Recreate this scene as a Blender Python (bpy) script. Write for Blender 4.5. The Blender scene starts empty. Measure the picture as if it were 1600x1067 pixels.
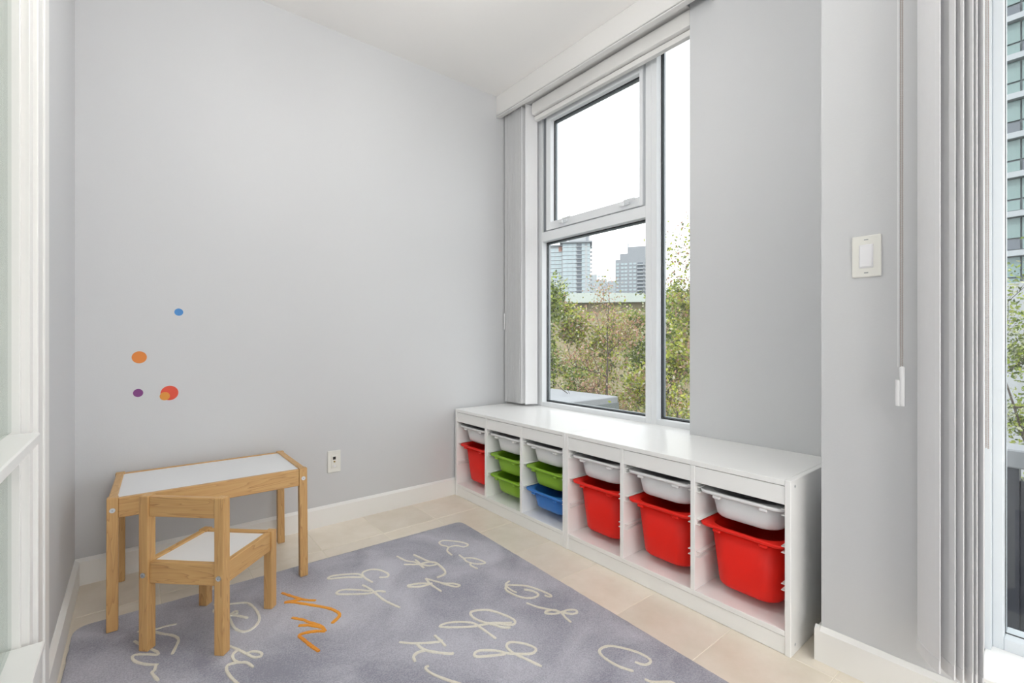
import bpy, bmesh, math, random
from mathutils import Vector, Matrix, noise

S = bpy.context.scene
COL = S.collection
PI = math.pi

# ------------------------------------------------------------------ camera
cam_data = bpy.data.cameras.new('camera')
cam = bpy.data.objects.new('camera', cam_data)
COL.objects.link(cam)
cam.location = (-1.601, -2.5936, 1.0034)
cam.rotation_euler = (PI / 2, 0.0, -0.6785)
cam_data.sensor_width = 36.0
cam_data.lens = 725.76 * 36.0 / 1600.0
cam_data.shift_y = -(533.5 - 530.78) / 1600.0
cam_data.clip_start = 0.02
cam_data.clip_end = 3000
S.camera = cam

# ------------------------------------------------------------------ world, sun, exposure
SKY_STRENGTH = 2.3
SUN_STRENGTH = 2.0
FILL_STRENGTH = 21.0  # emission of the added globes that fill the room with light
world = bpy.data.worlds.new('overcast_sky')
S.world = world
world.use_nodes = True
wn, wl = world.node_tree.nodes, world.node_tree.links
wn.clear()
w_out = wn.new('ShaderNodeOutputWorld')
w_bg = wn.new('ShaderNodeBackground')
w_tc = wn.new('ShaderNodeTexCoord')
w_no = wn.new('ShaderNodeTexNoise')
w_no.inputs['Scale'].default_value = 3.0
w_no.inputs['Detail'].default_value = 5.0
w_ra = wn.new('ShaderNodeValToRGB')
w_ra.color_ramp.elements[0].position = 0.35
w_ra.color_ramp.elements[0].color = (0.86, 0.875, 0.90, 1)
w_ra.color_ramp.elements[1].position = 0.65
w_ra.color_ramp.elements[1].color = (0.96, 0.965, 0.97, 1)
wl.new(w_tc.outputs['Generated'], w_no.inputs['Vector'])
wl.new(w_no.outputs['Fac'], w_ra.inputs['Fac'])
wl.new(w_ra.outputs['Color'], w_bg.inputs['Color'])
w_bg.inputs['Strength'].default_value = SKY_STRENGTH
wl.new(w_bg.outputs['Background'], w_out.inputs['Surface'])

sun_data = bpy.data.lights.new('sun', 'SUN')
sun_data.energy = SUN_STRENGTH
sun_data.angle = math.radians(2.0)
sun_data.color = (1.0, 0.95, 0.86)
sun = bpy.data.objects.new('sun', sun_data)
COL.objects.link(sun)
# the sun stands behind the building, over the camera's left shoulder
sun.rotation_euler = Vector((0.55, 0.50, -0.75)).to_track_quat('-Z', 'Y').to_euler()

S.view_settings.view_transform = 'Standard'
S.view_settings.look = 'None'
S.view_settings.gamma = 1.0
S.view_settings.exposure = 0.18
S.view_settings.use_curve_mapping = False
S.cycles.max_bounces = 8
S.cycles.diffuse_bounces = 6
S.cycles.glossy_bounces = 3
S.cycles.transparent_max_bounces = 12
S.cycles.sample_clamp_indirect = 6.0
S.cycles.use_adaptive_sampling = True
S.cycles.adaptive_threshold = 0.03

# ------------------------------------------------------------------ materials
MATS = {}


def new_mat(name):
    m = bpy.data.materials.new(name)
    m.use_nodes = True
    MATS[name] = m
    return m, m.node_tree.nodes, m.node_tree.links, m.node_tree.nodes['Principled BSDF']


def plain(name, rgb, rough=0.5, metal=0.0, bump=0.0, scale=60.0, vary=0.0, spec=0.5):
    m, n, l, b = new_mat(name)
    b.inputs['Base Color'].default_value = (*rgb, 1)
    b.inputs['Roughness'].default_value = rough
    b.inputs['Metallic'].default_value = metal
    b.inputs['Specular IOR Level'].default_value = spec
    if bump or vary:
        tc = n.new('ShaderNodeTexCoord')
        no = n.new('ShaderNodeTexNoise')
        no.inputs['Scale'].default_value = scale
        no.inputs['Detail'].default_value = 4.0
        l.new(tc.outputs['Object'], no.inputs['Vector'])
        if bump:
            bp = n.new('ShaderNodeBump')
            bp.inputs['Strength'].default_value = bump
            bp.inputs['Distance'].default_value = 0.002
            l.new(no.outputs['Fac'], bp.inputs['Height'])
            l.new(bp.outputs['Normal'], b.inputs['Normal'])
        if vary:
            mx = n.new('ShaderNodeMix')
            mx.data_type = 'RGBA'
            mx.inputs[6].default_value = (*[c * (1 - vary) for c in rgb], 1)
            mx.inputs[7].default_value = (*[min(1, c * (1 + vary)) for c in rgb], 1)
            l.new(no.outputs['Fac'], mx.inputs[0])
            l.new(mx.outputs[2], b.inputs['Base Color'])
    return m


plain('wall_paint', (0.62, 0.627, 0.64), 0.55, bump=0.12, scale=180)
plain('ceiling_paint', (0.87, 0.855, 0.84), 0.7, bump=0.12, scale=160)
plain('trim_white', (0.85, 0.845, 0.825), 0.35, bump=0.03, scale=40)
plain('window_white', (0.80, 0.82, 0.84), 0.3)
plain('window_bluegrey', (0.66, 0.70, 0.73), 0.35)
plain('gasket_black', (0.02, 0.02, 0.022), 0.5)
plain('spacer_grey', (0.30, 0.32, 0.34), 0.35, metal=0.6)
plain('laminate_white', (0.88, 0.88, 0.87), 0.28, bump=0.02, scale=120)
plain('laminate_front', (0.80, 0.795, 0.765), 0.38, bump=0.02, scale=120)
plain('board_white', (0.80, 0.81, 0.82), 0.35)
plain('plastic_white', (0.80, 0.80, 0.81), 0.35)
plain('plastic_red', (0.80, 0.016, 0.008), 0.45, bump=0.04, scale=300, spec=0.3)
plain('plastic_green', (0.25, 0.47, 0.025), 0.42, bump=0.04, scale=300)
plain('plastic_blue', (0.035, 0.20, 0.62), 0.42, bump=0.04, scale=300)
plain('runner_white', (0.83, 0.83, 0.82), 0.3)
plain('ivory_plastic', (0.80, 0.795, 0.745), 0.35)
plain('switch_white', (0.82, 0.82, 0.84), 0.3)
plain('socket_black', (0.015, 0.013, 0.012), 0.5)
plain('brass', (0.45, 0.33, 0.12), 0.35, metal=0.9)
plain('steel', (0.62, 0.66, 0.70), 0.28, metal=1.0)
plain('grout', (0.80, 0.74, 0.62), 0.8)
plain('valance_white', (0.76, 0.75, 0.735), 0.5)
plain('chain_metal', (0.42, 0.36, 0.33), 0.35, metal=0.7)
plain('sticker_blue', (0.055, 0.25, 0.60), 0.45)
plain('sticker_orange', (0.72, 0.22, 0.03), 0.45)
plain('sticker_purple', (0.20, 0.035, 0.20), 0.45)
plain('sticker_red', (0.72, 0.07, 0.03), 0.45)
plain('sticker_amber', (0.70, 0.27, 0.03), 0.45)
plain('bark', (0.07, 0.055, 0.045), 0.9, bump=0.4, scale=30)
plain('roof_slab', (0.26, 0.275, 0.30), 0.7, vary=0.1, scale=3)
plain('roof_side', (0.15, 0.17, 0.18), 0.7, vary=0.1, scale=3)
plain('asphalt', (0.10, 0.11, 0.10), 0.9, vary=0.3, scale=0.4)
plain('concrete_pale', (0.36, 0.38, 0.40), 0.8, vary=0.06, scale=0.3)  # pale bluish building tones carry the distance haze in their colour
plain('concrete_grey', (0.24, 0.26, 0.285), 0.8, vary=0.06, scale=0.3)
plain('slab_white', (0.36, 0.39, 0.42), 0.7)
plain('tower_glass', (0.33, 0.40, 0.43), 0.15, vary=0.18, scale=0.25)
plain('tower_glass_dark', (0.11, 0.13, 0.155), 0.15)
plain('teal_glass', (0.18, 0.26, 0.26), 0.12, vary=0.10, scale=0.6)
plain('beige_render', (0.30, 0.26, 0.165), 0.8, vary=0.06, scale=0.5)
plain('roof_mint', (0.42, 0.47, 0.44), 0.6)
plain('brick_red', (0.28, 0.16, 0.13), 0.8)
plain('balcony_dark', (0.055, 0.06, 0.075), 0.35, vary=0.15, scale=4)
plain('cap_white', (0.32, 0.335, 0.36), 0.5)


def fill_glow_material():
    m, n, l, b = new_mat('fill_glow')  # glowing surface of the added fill globes
    b.inputs['Base Color'].default_value = (0.9, 0.9, 0.9, 1)
    b.inputs['Emission Color'].default_value = (1.0, 0.99, 0.975, 1)
    b.inputs['Emission Strength'].default_value = FILL_STRENGTH


fill_glow_material()


def glass_material(name, tint, base_reflect=0.04, grazing=0.6):
    m, n, l, b = new_mat(name)
    out = n['Material Output']
    n.remove(b)
    tr = n.new('ShaderNodeBsdfTransparent')
    tr.inputs['Color'].default_value = (*tint, 1)
    gl = n.new('ShaderNodeBsdfGlossy')
    gl.inputs['Roughness'].default_value = 0.01
    fr = n.new('ShaderNodeLayerWeight')
    fr.inputs['Blend'].default_value = 0.5
    pw = n.new('ShaderNodeMath')
    pw.operation = 'POWER'
    pw.inputs[1].default_value = 5.0
    ma = n.new('ShaderNodeMath')
    ma.operation = 'MULTIPLY_ADD'
    ma.inputs[1].default_value = grazing
    ma.inputs[2].default_value = base_reflect
    l.new(fr.outputs['Facing'], pw.inputs[0])
    l.new(pw.outputs[0], ma.inputs[0])
    mx = n.new('ShaderNodeMixShader')
    l.new(ma.outputs[0], mx.inputs['Fac'])
    l.new(tr.outputs[0], mx.inputs[1])
    l.new(gl.outputs[0], mx.inputs[2])
    l.new(mx.outputs[0], out.inputs['Surface'])


glass_material('window_glass', (0.97, 0.985, 0.985))
glass_material('partition_glass', (0.88, 0.92, 0.90))


def tile_material():
    m, n, l, b = new_mat('tile')
    tc = n.new('ShaderNodeTexCoord')
    oi = n.new('ShaderNodeObjectInfo')
    add = n.new('ShaderNodeVectorMath')
    add.operation = 'ADD'
    sc = n.new('ShaderNodeVectorMath')
    sc.operation = 'SCALE'
    sc.inputs['Scale'].default_value = 37.0
    l.new(oi.outputs['Random'], sc.inputs[0])
    l.new(tc.outputs['Object'], add.inputs[0])
    l.new(sc.outputs[0], add.inputs[1])
    n1 = n.new('ShaderNodeTexNoise')
    n1.inputs['Scale'].default_value = 7.0
    n1.inputs['Detail'].default_value = 6.0
    n1.inputs['Roughness'].default_value = 0.62
    l.new(add.outputs[0], n1.inputs['Vector'])
    ra = n.new('ShaderNodeValToRGB')
    ra.color_ramp.elements[0].position = 0.3
    ra.color_ramp.elements[0].color = (0.74, 0.665, 0.55, 1)
    ra.color_ramp.elements[1].position = 0.7
    ra.color_ramp.elements[1].color = (0.84, 0.77, 0.67, 1)
    l.new(n1.outputs['Fac'], ra.inputs['Fac'])
    hs = n.new('ShaderNodeHueSaturation')
    mr = n.new('ShaderNodeMapRange')
    mr.inputs['To Min'].default_value = 0.95
    mr.inputs['To Max'].default_value = 1.05
    l.new(oi.outputs['Random'], mr.inputs['Value'])
    l.new(mr.outputs[0], hs.inputs['Value'])
    l.new(ra.outputs['Color'], hs.inputs['Color'])
    l.new(hs.outputs['Color'], b.inputs['Base Color'])
    b.inputs['Roughness'].default_value = 0.38


tile_material()


def wood_material(name, axis):
    m, n, l, b = new_mat(name)
    tc = n.new('ShaderNodeTexCoord')
    oi = n.new('ShaderNodeObjectInfo')
    off = n.new('ShaderNodeVectorMath')
    off.operation = 'SCALE'
    off.inputs['Scale'].default_value = 11.0
    l.new(oi.outputs['Random'], off.inputs[0])
    add = n.new('ShaderNodeVectorMath')
    add.operation = 'ADD'
    l.new(tc.outputs['Object'], add.inputs[0])
    l.new(off.outputs[0], add.inputs[1])
    mp = n.new('ShaderNodeMapping')
    s = [26.0, 26.0, 26.0]
    s[axis] = 2.2
    mp.inputs['Scale'].default_value = s
    l.new(add.outputs[0], mp.inputs['Vector'])
    n0 = n.new('ShaderNodeTexNoise')
    n0.inputs['Scale'].default_value = 1.0
    n0.inputs['Detail'].default_value = 2.0
    n0.inputs['Distortion'].default_value = 0.6
    l.new(mp.outputs[0], n0.inputs['Vector'])
    mul = n.new('ShaderNodeMath')
    mul.operation = 'MULTIPLY'
    mul.inputs[1].default_value = 9.0
    l.new(n0.outputs['Fac'], mul.inputs[0])
    fr = n.new('ShaderNodeMath')
    fr.operation = 'FRACT'
    l.new(mul.outputs[0], fr.inputs[0])
    ra = n.new('ShaderNodeValToRGB')
    e = ra.color_ramp.elements
    e[0].position = 0.0
    e[0].color = (0.64, 0.40, 0.17, 1)
    e[1].position = 0.8
    e[1].color = (0.53, 0.29, 0.105, 1)
    x = e.new(0.93)
    x.color = (0.33, 0.15, 0.05, 1)
    y = e.new(1.0)
    y.color = (0.60, 0.37, 0.15, 1)
    l.new(fr.outputs[0], ra.inputs['Fac'])
    n2 = n.new('ShaderNodeTexNoise')
    n2.inputs['Scale'].default_value = 6.0
    n2.inputs['Detail'].default_value = 5.0
    mp2 = n.new('ShaderNodeMapping')
    s2 = [14.0, 14.0, 14.0]
    s2[axis] = 0.8
    mp2.inputs['Scale'].default_value = s2
    l.new(add.outputs[0], mp2.inputs['Vector'])
    l.new(mp2.outputs[0], n2.inputs['Vector'])
    mx = n.new('ShaderNodeMix')
    mx.data_type = 'RGBA'
    mx.blend_type = 'MIX'
    mx.inputs[7].default_value = (0.60, 0.36, 0.14, 1)
    l.new(n2.outputs['Fac'], mx.inputs[0])
    l.new(ra.outputs['Color'], mx.inputs[6])
    l.new(mx.outputs[2], b.inputs['Base Color'])
    b.inputs['Roughness'].default_value = 0.45


for ax, nm in enumerate(('pine_x', 'pine_y', 'pine_z')):
    wood_material(nm, ax)


def rug_material(name, dark, light):
    m, n, l, b = new_mat(name)
    tc = n.new('ShaderNodeTexCoord')
    n1 = n.new('ShaderNodeTexNoise')
    n1.inputs['Scale'].default_value = 3.2
    n1.inputs['Detail'].default_value = 5.0
    n1.inputs['Distortion'].default_value = 0.8
    n2 = n.new('ShaderNodeTexNoise')
    n2.inputs['Scale'].default_value = 240.0
    n2.inputs['Detail'].default_value = 3.0
    l.new(tc.outputs['Object'], n1.inputs['Vector'])
    l.new(tc.outputs['Object'], n2.inputs['Vector'])
    av = n.new('ShaderNodeMath')
    av.operation = 'MULTIPLY_ADD'
    av.inputs[1].default_value = 0.6
    l.new(n2.outputs['Fac'], av.inputs[0])
    l.new(n1.outputs['Fac'], av.inputs[2])
    ra = n.new('ShaderNodeValToRGB')
    ra.color_ramp.elements[0].position = 0.60
    ra.color_ramp.elements[0].color = (*dark, 1)
    ra.color_ramp.elements[1].position = 1.0
    ra.color_ramp.elements[1].color = (*light, 1)
    l.new(av.outputs[0], ra.inputs['Fac'])
    l.new(ra.outputs['Color'], b.inputs['Base Color'])
    b.inputs['Roughness'].default_value = 0.95
    b.inputs['Specular IOR Level'].default_value = 0.1
    b.inputs['Sheen Weight'].default_value = 0.25
    bp = n.new('ShaderNodeBump')
    bp.inputs['Strength'].default_value = 0.5
    bp.inputs['Distance'].default_value = 0.004
    l.new(n2.outputs['Fac'], bp.inputs['Height'])
    l.new(bp.outputs['Normal'], b.inputs['Normal'])


rug_material('rug_pile', (0.26, 0.258, 0.31), (0.53, 0.525, 0.585))
rug_material('rug_cream', (0.66, 0.62, 0.52), (0.80, 0.77, 0.68))
rug_material('rug_orange', (0.72, 0.25, 0.015), (0.85, 0.36, 0.03))


def leaf_material():
    m, n, l, b = new_mat('leaf')
    out = n['Material Output']
    at = n.new('ShaderNodeAttribute')
    at.attribute_name = 'tint'
    l.new(at.outputs['Color'], b.inputs['Base Color'])
    b.inputs['Roughness'].default_value = 0.4
    tr = n.new('ShaderNodeBsdfTranslucent')
    l.new(at.outputs['Color'], tr.inputs['Color'])
    mx = n.new('ShaderNodeMixShader')
    mx.inputs['Fac'].default_value = 0.45
    l.new(b.outputs[0], mx.inputs[1])
    l.new(tr.outputs[0], mx.inputs[2])
    l.new(mx.outputs[0], out.inputs['Surface'])


leaf_material()


def vane_material():
    m, n, l, b = new_mat('vane_fabric')
    out = n['Material Output']
    b.inputs['Base Color'].default_value = (0.85, 0.85, 0.86, 1)
    b.inputs['Roughness'].default_value = 0.65
    tr = n.new('ShaderNodeBsdfTranslucent')
    tr.inputs['Color'].default_value = (0.84, 0.84, 0.85, 1)
    mx = n.new('ShaderNodeMixShader')
    mx.inputs['Fac'].default_value = 0.12
    l.new(b.outputs[0], mx.inputs[1])
    l.new(tr.outputs[0], mx.inputs[2])
    l.new(mx.outputs[0], out.inputs['Surface'])


vane_material()

# ------------------------------------------------------------------ helpers


def box(bm, x0, x1, y0, y1, z0, z1, bev=0.0, seg=1):
    x0, x1 = min(x0, x1), max(x0, x1)
    y0, y1 = min(y0, y1), max(y0, y1)
    z0, z1 = min(z0, z1), max(z0, z1)
    r = bmesh.ops.create_cube(bm, size=1.0, matrix=Matrix.Translation(((x0 + x1) / 2, (y0 + y1) / 2, (z0 + z1) / 2))
                              @ Matrix.Diagonal((x1 - x0, y1 - y0, z1 - z0, 1)))
    if bev:
        es = {e for v in r['verts'] for e in v.link_edges}
        bmesh.ops.bevel(bm, geom=list(es), offset=bev, segments=seg, affect='EDGES', profile=0.5)
    return bm


def cyl(bm, c, r, h, axis='z', seg=24, r2=None):
    rot = {'z': Matrix(), 'x': Matrix.Rotation(PI / 2, 4, 'Y'), 'y': Matrix.Rotation(PI / 2, 4, 'X')}[axis]
    bmesh.ops.create_cone(bm, cap_ends=True, segments=seg, radius1=r, radius2=r if r2 is None else r2, depth=h,
                          matrix=Matrix.Translation(c) @ rot)
    return bm


def obj(name, bm, mat, parent=None, smooth=False):
    me = bpy.data.meshes.new(name)
    bmesh.ops.recalc_face_normals(bm, faces=bm.faces[:])
    bm.to_mesh(me)
    bm.free()
    if smooth:
        for p in me.polygons:
            p.use_smooth = True
    me.materials.append(MATS[mat])
    o = bpy.data.objects.new(name, me)
    COL.objects.link(o)
    if parent:
        o.parent = parent
    return o


def bxo(name, dims, mat, parent=None, bev=0.0, seg=1):
    return obj(name, box(bmesh.new(), *dims, bev=bev, seg=seg), mat, parent)


def tag(o, label=None, cat=None, group=None, kind=None):
    if label:
        o['label'] = label
    if cat:
        o['category'] = cat
    if group:
        o['group'] = group
    if kind:
        o['kind'] = kind
    return o


def thing(name, label, cat, loc=(0, 0, 0), rz=0.0, group=None):
    o = bpy.data.objects.new(name, None)
    COL.objects.link(o)
    o.empty_display_size = 0.1
    o.location = loc
    o.rotation_euler = (0, 0, rz)
    return tag(o, label, cat, group)


def share(src, parent, loc=(0, 0, 0), rz=None):
    o = src.copy()
    COL.objects.link(o)
    o.parent = parent
    o.location = loc
    if rz is not None:
        o.rotation_euler = (0, 0, rz)
    return o


def struct(name, parts, mat, label=None):
    bm = bmesh.new()
    for p in parts:
        box(bm, *p)
    return tag(obj(name, bm, mat), label, kind='structure')

# ------------------------------------------------------------------ room shell
XL, XW, XP = -1.80, 0.436, 0.07          # left wall, window wall face, projecting pier face
YR, ZC = -5.5, 2.70                      # wall behind the camera, ceiling height
OUT = 0.64                               # outer face of the window wall
W1Y, W1H, SILL = -1.409, 2.62, 0.55      # recess of the tall window
PY0, PY1 = -2.068, -2.413                # pier
W2Y, W2Z0, W2Z1 = -4.9, 0.135, 2.52

floor = struct('floor', [(XL - 0.15, OUT, YR - 0.15, 0.15, -0.2, -0.0012)], 'grout')
PITCH = (0.3075, 0.303)
tile_mesh = None
ix0 = math.floor((XL - 0.006) / PITCH[0])
for i in range(ix0, 2):
    for j in range(0, 19):
        cx0, cx1 = 0.006 + i * PITCH[0] + 0.0015, 0.006 + (i + 1) * PITCH[0] - 0.0015
        cy1, cy0 = -j * PITCH[1] - 0.0015, -(j + 1) * PITCH[1] + 0.0015
        a0, a1 = max(cx0, XL), min(cx1, XW)
        b0 = max(cy0, YR)
        if a1 - a0 < 0.01 or cy1 - b0 < 0.01:
            continue
        full = a0 == cx0 and a1 == cx1 and b0 == cy0
        c = ((a0 + a1) / 2, (b0 + cy1) / 2, 0)
        if full and tile_mesh:
            share(tile_mesh, floor, c)
            continue
        bm = box(bmesh.new(), a0 - c[0], a1 - c[0], b0 - c[1], cy1 - c[1], -0.012, 0.0, bev=0.0012)
        t = obj('tile', bm, 'tile', floor)
        t.location = c
        if full:
            tile_mesh = t

struct('ceiling', [(XL - 0.15, OUT, YR - 0.15, 0.15, ZC, ZC + 0.2)], 'ceiling_paint')
struct('wall_back', [(XL - 0.15, OUT, 0, 0.15, 0, ZC)], 'wall_paint')
struct('wall_rear', [(XL - 0.15, OUT, YR - 0.15, YR, 0, ZC)], 'wall_paint')
struct('wall_right', [
    (XW, OUT, 0, W1Y, 0, SILL),
    (XW, OUT, 0, W1Y, W1H, ZC),
    (0.54, OUT, 0, -0.17, SILL, W1H),
    (XW, OUT, W1Y, PY0, 0, ZC),
    (XP, OUT - 0.2, PY0, PY1, 0, ZC),
    (XP, OUT - 0.2, PY1, W2Y, 0, W2Z0),
    (XP, OUT - 0.2, PY1, W2Y, W2Z1, ZC),
    (XP, OUT - 0.2, W2Y, YR, 0, ZC),
], 'wall_paint')
# left wall with the opening of the inner window
IY0, IY1, IZ0, IZ1 = -1.0, -2.35, 0.24, 2.60
struct('wall_left', [
    (XL - 0.15, XL, 0, IY0, 0, ZC),
    (XL - 0.15, XL, IY0, IY1, 0, IZ0),
    (XL - 0.15, XL, IY0, IY1, IZ1, ZC),
    (XL - 0.15, XL, IY1, YR, 0, ZC),
], 'wall_paint')
# the next room, seen as pale light through the inner window
struct('wall_far', [
    (-4.65, -4.5, YR - 0.15, 0.15, 0, ZC), (-4.5, XL - 0.15, 0, 0.15, 0, ZC), (-4.5, XL - 0.15, YR - 0.15, YR, 0, ZC),
], 'wall_paint')
struct('floor_far', [(-4.65, XL - 0.15, YR - 0.15, 0.15, -0.2, 0.0)], 'tile')
struct('ceiling_far', [(-4.65, XL - 0.15, YR - 0.15, 0.15, ZC, ZC + 0.2)], 'ceiling_paint')


def baseboard(name, runs):
    """runs: (axis, fixed wall coordinate, outward sign, from, to)"""
    bm = bmesh.new()
    prof = [(0, 0), (0.015, 0), (0.015, 0.095), (0.003, 0.107), (0, 0.107)]
    for ax, w, sg, a, b in runs:
        ends = []
        for q in (a, b):
            ends.append([bm.verts.new(((w + sg * p[0], q, p[1]) if ax == 'y' else (q, w + sg * p[0], p[1]))) for p in prof])
        k = len(prof)
        for i in range(k):
            bm.faces.new((ends[0][i], ends[0][(i + 1) % k], ends[1][(i + 1) % k], ends[1][i]))
        bm.faces.new(ends[0])
        bm.faces.new(ends[1])
    return tag(obj(name, bm, 'trim_white'), kind='structure')


baseboard('baseboard_back', [('x', 0.0, -1, XL, XW)])
baseboard('baseboard_left', [('y', XL, 1, -0.0151, -0.857), ('y', XL, 1, -2.501, -5.5)])
baseboard('baseboard_right', [('y', XP, -1, PY0 + 0.015, YR), ('x', PY0, 1, XP - 0.0149, XW)])

# ------------------------------------------------------------------ window in the recess (window_1)
FX, GX = 0.53, 0.577


def root_struct(name, loc=(0, 0, 0)):
    o = bpy.data.objects.new(name, None)
    COL.objects.link(o)
    o.location = loc
    o['kind'] = 'structure'
    return o


def pane(parent, y0, y1, z0, z1, gx=GX, mat='window_glass', t=0.005, spacer=True):
    g = bxo('pane', (gx, gx + 0.006, y0, y1, z0, z1), mat, parent)
    bm = bmesh.new()
    for s in ((y0, y0 - t, z0, z1), (y1, y1 + t, z0, z1), (y0, y1, z0, z0 + t), (y0, y1, z1 - t, z1)):
        box(bm, gx - 0.005, gx - 0.0005, *s)
    obj('gasket', bm, 'gasket_black', g)
    if not spacer:
        return g
    bm = bmesh.new()
    t = 0.012
    for s in ((y0, y0 - t, z0, z1), (y1, y1 + t, z0, z1), (y0, y1, z0, z0 + t), (y0, y1, z1 - t, z1)):
        box(bm, gx + 0.0065, gx + 0.02, *s)
    obj('spacer', bm, 'spacer_grey', g)
    return g


w1 = root_struct('window_1')
bm = bmesh.new()
box(bm, FX, 0.61, -0.17, -0.275, SILL, W1H, bev=0.002)                # left jamb
box(bm, FX, 0.61, -0.275, -1.095, SILL, 0.583, bev=0.002)             # bottom rail
box(bm, FX, 0.61, -1.165, -1.405, SILL, 0.583, bev=0.002)
box(bm, FX, 0.61, -0.275, -1.095, 1.664, 1.728, bev=0.002)            # transom
box(bm, FX, 0.61, -0.275, -1.095, 2.498, W1H, bev=0.002)              # head
box(bm, FX, 0.61, -1.165, -1.409, 2.555, W1H, bev=0.002)
box(bm, 0.60, 0.615, -0.275, -1.095, 1.70, 1.76)
obj('frame', bm, 'window_white', w1)
bm = bmesh.new()
box(bm, FX, 0.61, -1.095, -1.132, SILL, W1H, bev=0.002)
box(bm, FX, 0.61, -1.132, -1.165, SILL, W1H, bev=0.002)
obj('mullion', bm, 'window_white', w1)
bxo('sill', (XW + 0.001, FX, -0.001, W1Y, SILL, SILL + 0.006), 'laminate_white', w1)
pane(w1, -0.275, -1.095, 0.583, 1.664)
pane(w1, -1.165, -1.405, 0.583, 2.555)
sash = None
bm = bmesh.new()
sy0, sy1, sz0, sz1 = -0.322, -1.083, 1.732, 2.494
box(bm, 0.522, 0.585, sy0, sy0 - 0.042, sz0, sz1, bev=0.002)
box(bm, 0.522, 0.585, sy1, sy1 + 0.022, sz0, sz1, bev=0.002)
box(bm, 0.522, 0.585, sy0 - 0.042, sy1 + 0.022, sz0, 1.782, bev=0.002)
box(bm, 0.522, 0.585, sy0 - 0.042, sy1 + 0.022, 2.456, sz1, bev=0.002)
sash = obj('sash', bm, 'window_white', w1)
bxo('filler', (0.545, 0.60, -0.275, -0.318, 1.728, 2.498), 'spacer_grey', w1)
pane(w1, sy0 - 0.042, sy1 + 0.022, 1.782, 2.456, gx=0.56)
for ly in (-0.49, -0.97):
    bm = bmesh.new()
    box(bm, 0.505, 0.522, ly + 0.035, ly - 0.035, 1.752, 1.766, bev=0.003)
    box(bm, 0.492, 0.508, ly + 0.012, ly - 0.012, 1.745, 1.772, bev=0.003)
    box(bm, 0.488, 0.500, ly - 0.010, ly - 0.085, 1.764, 1.776, bev=0.003)
    obj('latch', bm, 'window_white', w1)

# ------------------------------------------------------------------ large window beside the pier (window_2)
w2 = root_struct('window_2')
F2, G2 = 0.262, 0.305
bm = bmesh.new()
box(bm, F2 - 0.03, 0.42, PY1, PY1 - 0.012, W2Z0, W2Z1)
box(bm, F2, 0.35, PY1 - 0.012, -2.447, W2Z0, W2Z1, bev=0.002)
box(bm, F2, 0.35, -4.85, W2Y, W2Z0, W2Z1, bev=0.002)
box(bm, F2, 0.35, -2.447, -4.85, W2Z0, 0.178, bev=0.002)
box(bm, F2, 0.35, -2.447, -4.85, 2.46, W2Z1, bev=0.002)
box(bm, F2, 0.35, -3.60, -3.68, 0.178, 2.46, bev=0.002)
obj('frame', bm, 'window_bluegrey', w2)
bxo('sill', (XP - 0.002, F2, PY1 - 0.001, W2Y + 0.001, W2Z0, 0.147), 'laminate_white', w2, bev=0.002)
pane(w2, -2.447, -3.60, 0.178, 2.46, gx=G2, t=0.0015, spacer=False)
pane(w2, -3.68, -4.85, 0.178, 2.46, gx=G2, t=0.0015, spacer=False)

# ------------------------------------------------------------------ inner window in the left wall (window_3)
w3 = root_struct('window_3')
bm = bmesh.new()
for a, b, c, d in ((-0.858, -0.93, 0.0, 2.70), (-0.93, -1.0, 0.0, 2.66)):
    box(bm, XL, XL + 0.012 + (0.004 if a > -0.9 else 0.0), a, b, c, d, bev=0.002)
box(bm, XL, XL + 0.014, -1.0, -2.50, 0.0, 0.205, bev=0.002)
box(bm, XL, XL + 0.014, -1.0, -2.50, 2.60, 2.68, bev=0.002)
box(bm, XL, XL + 0.014, -2.35, -2.50, 0.205, 2.60, bev=0.002)
obj('casing', bm, 'trim_white', w3)
bm = bmesh.new()
box(bm, -1.90, -1.797, IY0, -1.040, IZ0, IZ1, bev=0.0015)
box(bm, -1.88, -1.811, -1.040, -1.052, IZ0, IZ1, bev=0.0015)
box(bm, -1.90, -1.797, -2.31, IY1, IZ0, IZ1, bev=0.0015)
box(bm, -1.90, -1.797, -1.04, -2.31, 2.54, IZ1, bev=0.0015)
obj('stile', bm, 'trim_white', w3)
bm = bmesh.new()
box(bm, -1.88, -1.774, -1.085, -2.32, 0.767, 0.792, bev=0.003)
box(bm, -1.88, -1.806, -1.04, -2.31, 0.735, 0.767, bev=0.002)
obj('rail', bm, 'trim_white', w3)
bm = bmesh.new()
box(bm, -1.90, -1.770, -1.06, -2.36, 0.28, 0.30, bev=0.003)
box(bm, -1.90, -1.780, -1.03, -2.36, 0.205, 0.28, bev=0.003)
obj('sill', bm, 'trim_white', w3)
for z0, z1 in ((0.30, 0.745), (0.792, 2.54)):
    bxo('pane', (-1.831, -1.825, -1.05, -2.31, z0, z1), 'partition_glass', w3)


# ------------------------------------------------------------------ added fill lights shaped as globe lamps, out of view
def pendant_fill_light(label, x, y, z, r):
    t = thing('pendant_fill_light', label, 'fill light', (x, y, ZC))
    obj('ceiling_rose', cyl(bmesh.new(), (0, 0, -0.015), 0.05, 0.03, 'z', 24), 'trim_white', t)
    obj('cord', cyl(bmesh.new(), (0, 0, (z + r - ZC) / 2), 0.003, ZC - z - r, 'z', 8), 'trim_white', t)
    bm = bmesh.new()
    bmesh.ops.create_uvsphere(bm, u_segments=32, v_segments=16, radius=r, matrix=Matrix.Translation((0, 0, z - ZC)))
    obj('globe', bm, 'fill_glow', t, smooth=True)
    obj('collar', cyl(bmesh.new(), (0, 0, z - ZC + r), 0.03, 0.03, 'z', 16), 'trim_white', t)


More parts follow.
